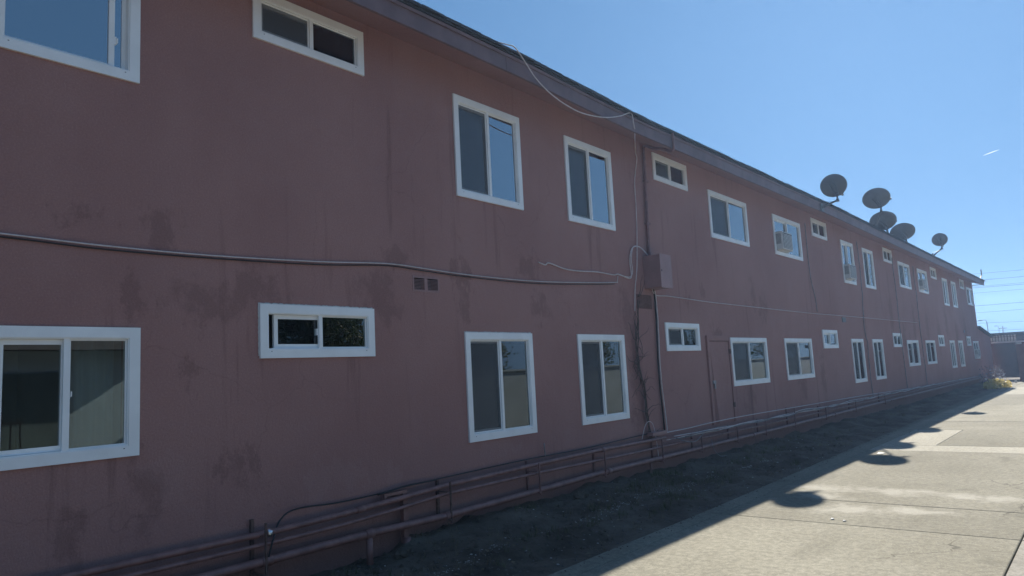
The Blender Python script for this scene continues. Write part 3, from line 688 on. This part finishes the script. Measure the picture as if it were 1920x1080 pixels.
for i, (y, zt, zl) in enumerate([(3.20,.60,.22),(5.27,.62,.27),(6.74,.625,.31),(8.15,.61,.31),(9.72,.60,.30),(11.04,.55,.30),(12.49,.55,.30),(13.85,.55,.30),(15.5,.66,.30),(17.6,.55,.30),(20.1,.55,.29),(23.2,.55,.29)]):
    lab = ['tall double steel bracket holding the pipes next to the foil patch', 'bracket holding the pipes just right of the drain riser', 'bracket holding the pipes under the lower pair of tall windows', 'bracket where the upper pipe steps below the right tall window',
           'bracket holding the pipes just under the dried vine', 'bracket holding the pipes left of the cupboard door', 'bracket holding the pipes under the cupboard door', 'bracket under the wide lower window next to the cupboard door', 'tallest far bracket between the two wide lower windows', 'far bracket just past the second wide lower window', 'far bracket just before the pair of tall lower windows', 'farthest bracket under the second of the paired tall lower windows'][i]
    e2 = empty('pipe_bracket', (.02, y, zl-.05), lab, 'bracket', 'brackets holding the pipes along the wall')
    br = MB(); br.box(.002, .028, y-.014, y+.014, zl-.06, zt); br.box(.028, .20, y-.012, y+.012, zl-.045, zl-.030); br.box(.028, .165, y-.010, y+.010, zt-.12, zt-.112); br.build('channel', M['rust' if i < 2 else 'pipe'], e2)
    br = MB(); br.box(.168, .186, y+.02, y+.034, zl-.07, zt-.02); br.build('strap', M['rust' if i < 2 else 'pipe'], e2)
cable('ground_cable', [(.16,3.23,.06),(.165,3.25,.28),(.15,3.31,.44),(.10,3.40,.56),(.06,3.58,.62),(.05,4.01,.60),(.05,4.5,.605),(.055,4.9,.625),(.05,5.83,.64),(.05,6.76,.65),(.05,7.88,.645),(.05,9.25,.67),(.05,10,.68)], .0075, 'cable_black', 'thin black cable rising behind the pipes and running along the wall foot')
cable('ground_cable', [(.07,4.45,.60),(.09,4.75,.63),(.10,4.95,.635),(.07,5.2,.63)], .009, 'cable_black', 'short dark cable tied over the drain elbow')
cable('ground_cable', [(.05,7.05,.80),(.05,7.06,.64)], .008, 'cable_grey', 'short cable stub standing up from the wall foot under the tall windows', n=3)
cable('ground_cable', [(.05,10.1,.64),(.05,10.9,.64),(.05,11.67,.655),(.05,13.3,.66),(.05,16.3,.63),(.05,21.5,.58),(.05,30,.46),(.05,45,.34)], .008, 'cable_white', 'uppermost pale cable of the tangle along the wall foot')
for k in range(6):
    P = []
    y = 9.95+.1*k
    while y < 27+2*k:
        t = (y-10)/17; P.append((.15+.035*n3(y*.7, k*5)+.01*k, y, .545-.07*t+.055*n3(y*.9, k*9.3)+.012*(k % 3))); y += .35
    cable('ground_cable', P, .007, 'cable_grey' if k % 2 else 'cable_white', 'loose cable in the tangle draped on the pipes right of the vine' , n=3, group='cables draped on the pipes', sides=6)
cable('ground_cable', [(.17,10.2,.56),(.19,10.5,.47),(.19,10.8,.44),(.18,11.05,.50),(.17,11.2,.54)], .008, 'cable_grey', 'cable loop hanging below the tangle right of the vine')
cable('ground_cable', [(.19,11.4,.42),(.20,11.45,.25),(.25,11.55,.13),(.3,11.7,.12)], .005, 'cable_grey', 'pale cable end hanging down over the lowest pipe')
jb = MB().box(.03, .15, 9.55, 9.98, .64, .69); tag(bevel(jb.build('junction_box', M['boxgrey'], base=(.03, 9.55, .64)), .004), 'small flat junction box on the pipes at the foot of the vine', 'junction box')

# ------------------------------------------------------------------ air conditioners in windows
def air_con(y, z, label, wd=.52, h=.37, proj=.16):
    e_ = empty('air_conditioner', (0, y, z), label, 'air conditioner', 'air conditioners in windows')
    bevel(MB().box(-.30, proj, y, y+wd, z, z+h).build('case', M['ac'], e_), .012)
    MB().box(proj+.001, proj+.004, y+.03, y+wd-.03, z+.03, z+h-.03).build('coil', M['near_black'], e_)
    for q in range(11):
        zz = z+.04+q*(h-.08)/11
        MB().box(proj+.0045, proj+.012, y+.03, y+wd-.03, zz, zz+.012).build('grille_slat', M['ac'], e_)
    for q in range(5):
        xx = .005+q*(proj-.03)/5
        MB().box(xx, xx+.014, y-.004, y-.001, z+.12, z+h-.05).build('side_louvre', M['acgrille'], e_)
    MB().box(-.02, .05, y+.0, y+wd, z-.018, z-.001).build('sill_support', M['ac'], e_)
air_con(15.88, 4.085, 'white air conditioner in the wide upper window beyond the blue reflecting one', .62, .40)
air_con(21.06, 3.79, 'white air conditioner in the first tall upper window past the dish mast', .60, .40)
air_con(31.1, 4.085, 'white air conditioner in the far wide upper window with ragged curtain', .62, .38)
air_con(43.1, 1.33, 'white air conditioner in the last lower window at the far corner', .7, .38)

# ------------------------------------------------------------------ curtains
def curtain(y0, y1, z0, z1, x, mat, label, folds=7, amp=.025, taper=0):
    mb = MB(); n = folds*8; vs2 = []
    for i in range(n+1):
        t = i/n
        for z, tp in ((z1, 0), ((z0+z1)/2, .5), (z0, 1)):
            y = y0+(y1-y0)*t*(1-taper*tp*.5)
            vs2.append((x+amp*math.sin(t*folds*6.283+n3(t*5, y0))*(1+.5*n3(t*9, tp)), y, z))
    mb.add(vs2, [(i*3+k, i*3+k+1, (i+1)*3+k+1, (i+1)*3+k) for i in range(n) for k in range(2)], True)
    o = mb.build('curtain', M[mat], base=(x, y0, z0)); o.modifiers.new('s', 'SOLIDIFY').thickness = .003
    tag(o, label, 'curtain', 'curtains inside the windows')
curtain(8.5, 9.1, .95, 2.13, -.22, 'curtain', 'yellowish curtain in the lower tall window next to the vine')
curtain(7.98, 8.55, 3.7, 4.88, -.22, 'sheer', 'bluish curtain gathered in the upper tall window next to the conduit', 5, .03, .3)
curtain(12.55, 13.4, 4.0, 4.88, -.25, 'sheer', 'dark bluish curtain in the wide upper window right of the utility box', 8)
curtain(15.85, 16.6, 4.5, 4.88, -.33, 'curtain_grey', 'grey curtain above the air conditioner in the wide upper window', 8)
curtain(21.0, 21.7, 4.2, 4.88, -.33, 'curtain_grey', 'grey curtain above the air conditioner in the tall upper window', 6)
curtain(36.7, 37.3, 3.7, 4.88, -.2, 'curtain', 'pale curtain in the second last pair of tall upper windows', 5)
curtain(13.85, 14.65, 1.25, 2.10, -.24, 'curtain_grey', 'grey curtain in the wide lower window right of the cupboard door', 8)
curtain(23.8, 24.4, .95, 2.13, -.2, 'curtain_grey', 'pale grey curtain in the lower tall window behind the glare', 5)
curtain(1.95, 2.22, 1.25, 2.05, -.20, 'curtain_grey', 'wrinkled grey cloth hung inside the square lower window', 3)
curtain(6.42, 6.90, .95, 2.13, -.16, 'curtain_green', 'grey green blind added in the lower tall window under the louvred vent to imitate a reflection', 9, .006)  # added blind; its tone stands in for a pale wall mirrored there
curtain(16.75, 17.55, 1.25, 2.10, -.26, 'curtain', 'cream curtain in the second wide lower window past the cupboard door', 7)
curtain(21.6, 22.1, 1.3, 2.13, -.2, 'curtain_green', 'short green grey curtain in the first far tall lower window', 5)
curtain(27.95, 28.7, 1.25, 2.10, -.2, 'curtain', 'bunched pale curtain in the first far wide lower window', 4, .04, .5)
curtain(31.9, 32.7, 1.25, 2.10, -.2, 'curtain_grey', 'flat grey curtain in the second far wide lower window', 6)
curtain(3.95, 4.42, 1.93, 2.32, -.30, 'curtain_green', 'dull green blind in the small lower window with the open sash', 8, .006)
# flowers on a sill
fl = empty('potted_flowers', (-.12, 13.95, 1.30), 'small white potted flowers on the sill of the wide lower window', 'flowers')
mb = MB(); mb.tube([(-.13,14.05,1.29),(-.13,14.05,1.36)], [.05,.06], 10); mb.build('pot', M['rust'], fl)
mb = MB(); mg = MB()
for k in range(60):
    p = Vector((-.13+random.gauss(0, .03), 14.05+random.gauss(0, .11), 1.42+random.gauss(0, .05))); a = random.uniform(0, 6.28); r = .014
    d = Vector((math.cos(a), math.sin(a), random.uniform(-.5, .5))).normalized(); u = d.orthogonal().normalized()*r; v = d.cross(u)
    (mb if k % 3 else mg).add([p-u-v, p+u-v, p+u+v, p-u+v], [(0, 1, 2, 3)])
mb.build('blossom', M['flower'], fl); mg.build('leaf', M['leaf'], fl)

# ------------------------------------------------------------------ satellite dishes on the eave
def dish(c, w_, h_, az, el, skew, foot, label, lean=None):
    c = Vector(c); foot = Vector(foot)
    e_ = empty('satellite_dish', foot, label, 'satellite dish', 'satellite dishes along the eave')
    f = Vector((math.sin(az)*math.cos(el), math.cos(az)*math.cos(el), math.sin(el)))   # where the bowl faces
    r_ = f.cross(Vector((0, 0, 1))).normalized(); u_ = r_.cross(f)
    a = r_*math.cos(skew)+u_*math.sin(skew); b = -r_*math.sin(skew)+u_*math.cos(skew)
    mb = MB(); n = 40; rings = 8; dep = .10*max(w_, h_)
    def P(rr, t, off=0): return c+a*(w_/2*rr*math.cos(t))+b*(h_/2*rr*math.sin(t))+f*(dep*(rr*rr-1)+off)
    vs2 = [P(0, 0), P(0, 0, -.006)]; 
    for i in range(1, rings+1):
        for k in range(n): vs2.append(P(i/rings, 2*math.pi*k/n))
    base2 = len(vs2)
    for i in range(1, rings+1):
        for k in range(n): vs2.append(P(i/rings*(1.0 if i < rings else 1.012), 2*math.pi*k/n, -.006))
    fs2 = []
    for bs, c0, fl_ in ((2, 0, 0), (base2, 1, 1)):
        for k in range(n):
            q = (c0, bs+k, bs+(k+1) % n); fs2.append(q[::-1] if fl_ else q)
            for i in range(rings-1):
                q = (bs+i*n+k, bs+(i+1)*n+k, bs+(i+1)*n+(k+1) % n, bs+i*n+(k+1) % n); fs2.append(q[::-1] if fl_ else q)
    for k in range(n): fs2.append((2+(rings-1)*n+k, base2+(rings-1)*n+k, base2+(rings-1)*n+(k+1) % n, 2+(rings-1)*n+(k+1) % n))
    mb.add(vs2, fs2, True); mb.build('reflector', M['dish'], e_)
    rim = [P(1.005, 2*math.pi*k/n, -.004) for k in range(n+1)]; MB().tube(rim, .007, 6, caps=False).build('rim', M['dish'], e_)
    back = c-f*(dep+.01)-b*(h_*.12)
    bk = MB()
    for sx in (-1, 1): bk.tube([back+a*(.045*sx)+b*.16, back+a*(.045*sx)-b*.10, back+a*(.04*sx)-f*.07-b*.16], .014, 6)
    bk.tube([back-f*.05-b*.16-a*.05, back-f*.05-b*.16+a*.05], .026, 8); bk.build('back_bracket', M['dish'], e_)
    kn = back-f*.06-b*.18
    k1 = Vector((kn.x, kn.y, kn.z-.10))
    mast = [kn+Vector((0, 0, .06)), kn, k1, foot+(k1-foot)*.06]
    MB().tube(mast, .024, 8).build('mast', M['dish'], e_)
    MB().tube([k1+Vector((0, 0, .03)), k1-Vector((0, 0, .03))], .034, 8).build('clamp', M['dish'], e_)
    ft = MB(); ft.box(foot.x-.02, foot.x+.012, foot.y-.09, foot.y+.09, foot.z-.09, foot.z+.09); ft.tube([foot+Vector((0,-.06,0)), foot+Vector((0,.06,0))], .03, 8); ft.build('foot_plate', M['dish'], e_)
    MB().tube(crom([kn+f*.03, kn-f*.08-Vector((0,0,.06)), k1+Vector((.04,-.05,-.05)), foot+Vector((.03,-.02,.12)), foot+Vector((-.05,-.1,.03))], 5), .006, 5).build('coax', M['cable_black'], e_)
    low = c-b*(h_*.48); tip = c-b*(h_*.62)+f*(w_*.55)
    MB().tube([low, tip], .016, 6).build('feed_arm', M['dish'], e_)
    MB().tube([tip, tip+(c-tip).normalized()*.13], [.035, .028], 8).build('feed_horn', M['dish'], e_)
    return e_
dish((.77,17.99,5.74), .60, .54, R(-2), R(24), R(14), (.57,17.6,5.18), 'round grey dish on a bent mast, first in the row from the utility box')
dish((.70,22.49,6.15), .84, .62, R(14), R(40), R(20), (.52,22.9,5.40), 'largest raised oval grey dish on an upright mast')
dish((.52,23.86,5.70), .84, .62, R(12), R(40), R(20), (.45,24.1,5.38), 'oval grey dish low behind the raised dish')
dish((.42,27.02,5.76), .86, .62, R(12), R(38), R(20), (.36,27.2,5.42), 'oval grey dish sitting low on the roof edge past the raised pair')
dish((.71,32.17,6.02), .54, .50, R(-4), R(14), R(10), (.50,31.7,5.36), 'smallest round grey dish alone on a bent mast')
MB_ = MB().tube(crom([(.50,44.2,5.28),(.52,44.6,5.46),(.53,44.8,5.58),(.53,44.8,5.86)], 6), .028, 8)
tag(MB_.build('bent_mast', M['dish'], base=(.50, 44.2, 5.28)), 'bare bent mast without a dish at the far end of the eave', 'mast')

# ------------------------------------------------------------------ beyond the far end
lt_ = empty('lean_to', (-.5, 47.5, 0), 'single storey lean-to with sloping roof against the end of the maroon building', 'shed')
MB().hexa([(-6, 45.21, 0), (-.02, 45.21, 0), (-.02, 50, 0), (-6, 50, 0), (-6, 45.21, 2.80), (-.02, 45.21, 2.80), (-.02, 50, 2.36), (-6, 50, 2.36)]).build('wall', M['stucco_plain'], lt_)
MB().hexa([(-6, 45.21, 2.81), (.12, 45.21, 2.81), (.12, 50.3, 2.34), (-6, 50.3, 2.34), (-6, 45.21, 2.93), (.12, 45.21, 2.93), (.12, 50.3, 2.44), (-6, 50.3, 2.44)]).build('roof', M['darkroof'], lt_)
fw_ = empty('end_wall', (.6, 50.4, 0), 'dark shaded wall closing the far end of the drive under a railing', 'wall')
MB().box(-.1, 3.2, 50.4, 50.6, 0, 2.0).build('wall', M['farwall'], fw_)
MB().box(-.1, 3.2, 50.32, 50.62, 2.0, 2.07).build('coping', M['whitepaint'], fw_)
rl = empty('railing', (.5, 50.46, 2.07), 'black iron railing with pale mesh backing on top of the dark end wall', 'railing')
for z in (2.12, 2.34, 2.46): MB().box(-.3, 1.18, 50.44, 50.47, z, z+.025).build('rail', M['iron'], rl)
for q in range(11): MB().box(-.28+q*.145, -.25+q*.145, 50.43, 50.46, 2.07, 2.485).build('baluster', M['iron'], rl)
for q in range(10): MB().box(-.245+q*.145, -.14+q*.145, 50.50, 50.51, 2.10, 2.44).build('panel', M['whitepaint'], rl)
rw = empty('garden_wall', (3.5, 44.0, 0), 'reddish wall beside the dark end wall past the edge of the drive', 'wall')
MB().box(1.66, 8, 44.0, 44.2, 0, 1.93).build('wall', M['redwall'], rw)
for q in range(16): MB().box(1.68+q*.4, 1.92+q*.4, 43.96, 44.02, 1.86, 1.93).build('cap_block', M['whitepaint'], rw)
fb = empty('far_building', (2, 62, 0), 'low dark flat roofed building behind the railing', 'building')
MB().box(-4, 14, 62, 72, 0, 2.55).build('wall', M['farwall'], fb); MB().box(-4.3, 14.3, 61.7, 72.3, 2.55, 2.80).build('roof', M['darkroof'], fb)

def bush(name, label, c, rx, ry, h, n, ls, mat, stems=7, cat='shrub'):
    e_ = empty(name, c, label, cat); mb = MB(); st = MB(); C = Vector(c)
    for k in range(stems):
        a = random.uniform(0, 6.28); P = [C, C+Vector((math.cos(a)*rx*.4, math.sin(a)*ry*.4, h*.5)), C+Vector((math.cos(a)*rx*.75, math.sin(a)*ry*.75, h*.9))]; st.tube(P, [.012, .008, .004], 5)
    for k in range(n):
        a = random.uniform(0, 6.28); q = random.random()**.5; t = random.random()
        z = h*t*(1-.45*q*q)*(1+.35*n3(a*2, q*3, c[1]))
        p = C+Vector((math.cos(a)*rx*q, math.sin(a)*ry*q, z)); s_ = ls*random.uniform(.5, 1.3)
        d = Vector((random.gauss(0, 1), random.gauss(0, 1), random.gauss(.5, .8))).normalized(); u = d.orthogonal().normalized(); v = d.cross(u)
        mb.add([p-u*s_*.4, p+v*s_-u*.1*s_, p+u*s_*.4, p-v*s_*.8], [(0, 1, 2, 3)])
    st.build('stem', M['vine'], e_); mb.build('foliage', M[mat], e_); return e_
bush('yellow_shrub', 'low yellowing sunlit shrub at the far edge of the drive', (1.35, 37.9, 0), .50, 1.5, .36, 1300, .06, 'yellowleaf')
bush('grey_shrub', 'loose greyish shrub with pale flowers behind the yellow shrub', (.75, 41.8, 0), .55, .9, 1.0, 420, .05, 'greyleaf', 12)
for i, (x, y, z) in enumerate([(.55,40.9,.22),(1.15,40.6,.28),(1.7,41,.06)]):
    tag(MB().box(x, x+.09, y, y+.06, z, z+.10).build('litter', M['paper'], base=(x, y, z)), ['white scrap caught at the left side of the grey shrub', 'bright white scrap caught in front of the grey shrub', 'small white scrap on the drive past the yellow shrub'][i], 'litter')
for i, (x, y, lx, ly, lab) in enumerate([(2.20,13.42,.10,.13,'pale sheet of paper lying by the shadow of the dishes'), (3.05,7.9,.03,.04,'small white scrap near the chalky stain on the drive'), (3.18,7.86,.03,.03,'tiny white scrap beside the other near the chalky stain')]):
    mb = MB(); mb.hexa([(x,y,.004),(x+lx,y+.02,.004),(x+lx,y+ly,.004),(x,y+ly,.004),(x,y,.006),(x+lx,y+.02,.012),(x+lx,y+ly,.008),(x,y+ly,.014)])
    tag(mb.build('paper_scrap', M['paper'], base=(x, y, .004)), lab, 'paper')

def lamp(x, y, h, arm, label):
    e_ = empty('street_lamp', (x, y, 0), label, 'street lamp')
    MB().tube([(x, y, 0), (x, y, h-.6)], [.14, .09], 8).build('pole', M['pole'], e_)
    MB().tube(crom([(x, y, h-.6), (x-.1, y, h-.15), (x-.45*arm, y, h), (x-arm, y, h)], 6), .06, 6).build('arm', M['pole'], e_)
    hd = MB(); hd.hexa([(x-arm-.75, y-.16, h-.18), (x-arm+.05, y-.16, h-.12), (x-arm+.05, y+.16, h-.12), (x-arm-.75, y+.16, h-.18), (x-arm-.6, y-.1, h+.04), (x-arm+.05, y-.1, h+.06), (x-arm+.05, y+.1, h+.06), (x-arm-.6, y+.1, h+.04)]); hd.build('lamp_head', M['pole'], e_)
lamp(-13.5, 170, 7.55, .75, 'tall curved street lamp beyond the lean-to roof')
lamp(-19.75, 250, 8.4, .3, 'shorter looking far street lamp beside the utility pole')
up_ = empty('utility_pole', (-19.0, 252, 0), 'dark utility pole with crossarm far behind the railing', 'utility pole')
MB().tube([(-19.0,252,0),(-19.0,252,8.3)], [.24,.18], 8).build('pole', M['bark'], up_); MB().box(-20,-18,251.9,252.1,7.5,7.75).build('crossarm', M['bark'], up_)
PL = [((-11.95,15.03),(-5.02,14.80)),((-12.08,13.85),(-5.14,13.65)),((-12.2,12.77),(-5.26,12.6)),((-12.22,12.58),(-5.3,12.35)),((-12.32,11.65),(-5.38,11.5)),((-12.56,9.4),(-5.61,9.3)),((-12.7,8.18),(-5.74,8.10)),((-12.88,6.35),(-5.98,6.05)),((-12.9,4.9),(-6,4.75))]
for i, ((x0, z0), (x1, z1)) in enumerate(PL):
    s_ = (z1-z0)/(x1-x0)+.012; pts = []
    for q in range(25):
        x = -90+q*8; pts.append((x, 150+.05*x, z0+s_*(x-x0)+.0002*(x-x0)*(x-x1)))
    tag(MB().tube(pts, .030 if i in (1, 3, 5) else .022, 5).build('power_line', M['wire'], base=pts[0]), ['highest overhead power line beyond the far eave','second highest overhead power line beyond the far eave','third power line from the top, upper of a close pair','fourth power line from the top, lower of a close pair','fifth overhead power line from the top','sixth power line from the top, below the wide gap','seventh overhead power line from the top','second lowest power line, level with the street lamp head','lowest power line, just above the far roofs'][i], 'power line', 'power lines beyond the building')
P = [Vector((-277, 3000, 686)).lerp(Vector((-228.5, 3000, 696)), q/10) for q in range(11)]
tag(MB().tube(P, [.1, .4, .6, .8, .9, .9, .9, .8, .6, .4, .1], 8).build('contrail', M['contrail'], base=P[0]), 'short white vapour trail high in the blue sky', 'contrail')

# ------------------------------------------------------------------ across the drive: what the windows mirror
bw = empty('boundary_wall', (9.1, 20, 0), 'pale stucco boundary wall across the drive, mirrored in the lower windows', 'wall')
MB().box(9.0, 9.2, 7.5, 60, 0, 1.75).build('wall', M['cream'], bw); MB().box(8.96, 9.24, 7.5, 60, 1.751, 1.80).build('coping', M['cream'], bw)
nh = empty('neighbour_garage', (11, 2, 0), 'pale garage across the drive, mirrored in the square lower window', 'garage')
MB().box(9.3, 14, -6, 6.6, 0, 2.5).build('wall', M['cream'], nh)
MB().hexa([(8.9,-6.3,2.5),(14.4,-6.3,2.5),(14.4,6.9,2.5),(8.9,6.9,2.5),(9.1,-6.1,2.75),(14.2,-6.1,2.75),(14.2,6.7,2.75),(9.1,6.7,2.75)]).build('roof', M['darkroof'], nh)
MB().box(9.27, 9.299, 2.6, 4.9, 0, 2.1).build('door', M['tealdoor'], nh)
ig = empty('iron_gate', (8.6, 3.0, 0), 'black iron gate across the drive, mirrored in the square lower window', 'gate')
for z in (.2, 1.25): MB().box(8.58, 8.61, 1.9, 4.1, z, z+.04).build('rail', M['iron'], ig)
for q in range(16): MB().box(8.585, 8.605, 1.92+q*.143, 1.94+q*.143, .05, 1.35).build('bar', M['iron'], ig)
def tree(x, y, h, r, label):
    e_ = empty('tree', (x, y, 0), label, 'tree', 'trees across the drive')
    tk = MB(); tk.tube(crom([(x, y, -.1), (x+.05, y, h*.25), (x-.05, y+.1, h*.5), (x, y, h*.75)], 5), [.20-.008*i for i in range(16)], 8)
    for k in range(6):
        a = k*1.05+random.random(); z = h*(.3+.07*k); tk.tube([(x, y, z), (x+math.cos(a)*r*.35, y+math.sin(a)*r*.35, z+h*.1), (x+math.cos(a)*r*.75, y+math.sin(a)*r*.75, z+h*.17)], [.07, .05, .02], 6)
    tk.build('trunk', M['bark'], e_); mb = MB()
    for k in range(120 if y < 15 else 46):
        a = random.uniform(0, 6.28); q = random.random()**.6; zc = h*(.38+.6*random.random()); rr = r*q*(1-.5*abs(zc/h-.62)/.4)
        C = Vector((x+math.cos(a)*rr, y+math.sin(a)*rr, zc))
        for j in range(130):
            p = C+Vector((random.gauss(0, .22), random.gauss(0, .22), random.gauss(0, .18)))*r*.6; s_ = random.uniform(.035, .085)
            d = Vector((random.gauss(0, 1), random.gauss(0, 1), random.gauss(.4, .8))).normalized(); u = d.orthogonal().normalized(); v = d.cross(u)
            mb.add([p-u*s_*.5, p+v*s_, p+u*s_*.5, p-v*s_], [(0, 1, 2, 3)])
    mb.build('crown', M['leaf'], e_)
for i, (x, y, h, r) in enumerate([(12.2,12.6,4.6,1.9),(11.6,18.5,3.2,1.4),(12.5,26,4.2,1.8),(11.8,36,4.0,1.8),(13,50,5.5,2.2),(14,88,13,3.0),(15,101,14,3.2)]):
    tree(x, y, h, r, ['leafy tree across the drive, mirrored in the small lower window','low leafy tree behind the boundary wall','leafy tree behind the middle of the boundary wall','leafy tree behind the far part of the boundary wall','bushy tree near the end of the boundary wall','tall tree far down the street, mirrored in the far upper windows','tallest tree far down the street'][i])

# ------------------------------------------------------------------ thin blue haze volume added to imitate lens veiling glare
hz = MB().box(-290, 290, -290, 290, -1.2, 18.6).build('haze', None)
N = NT('glare_haze'); N.t.nodes.remove(N.p); pv = N.n('ShaderNodeVolumePrincipled')
pv.inputs['Color'].default_value = (.38, .60, 1, 1); pv.inputs['Density'].default_value = .0012; pv.inputs['Anisotropy'].default_value = .6
N.l(pv.outputs[0], N.out.inputs['Volume']); hz.data.materials.append(N.m)
tag(hz, 'thin bluish haze added over the drive to imitate lens glare', 'haze', kind='stuff')
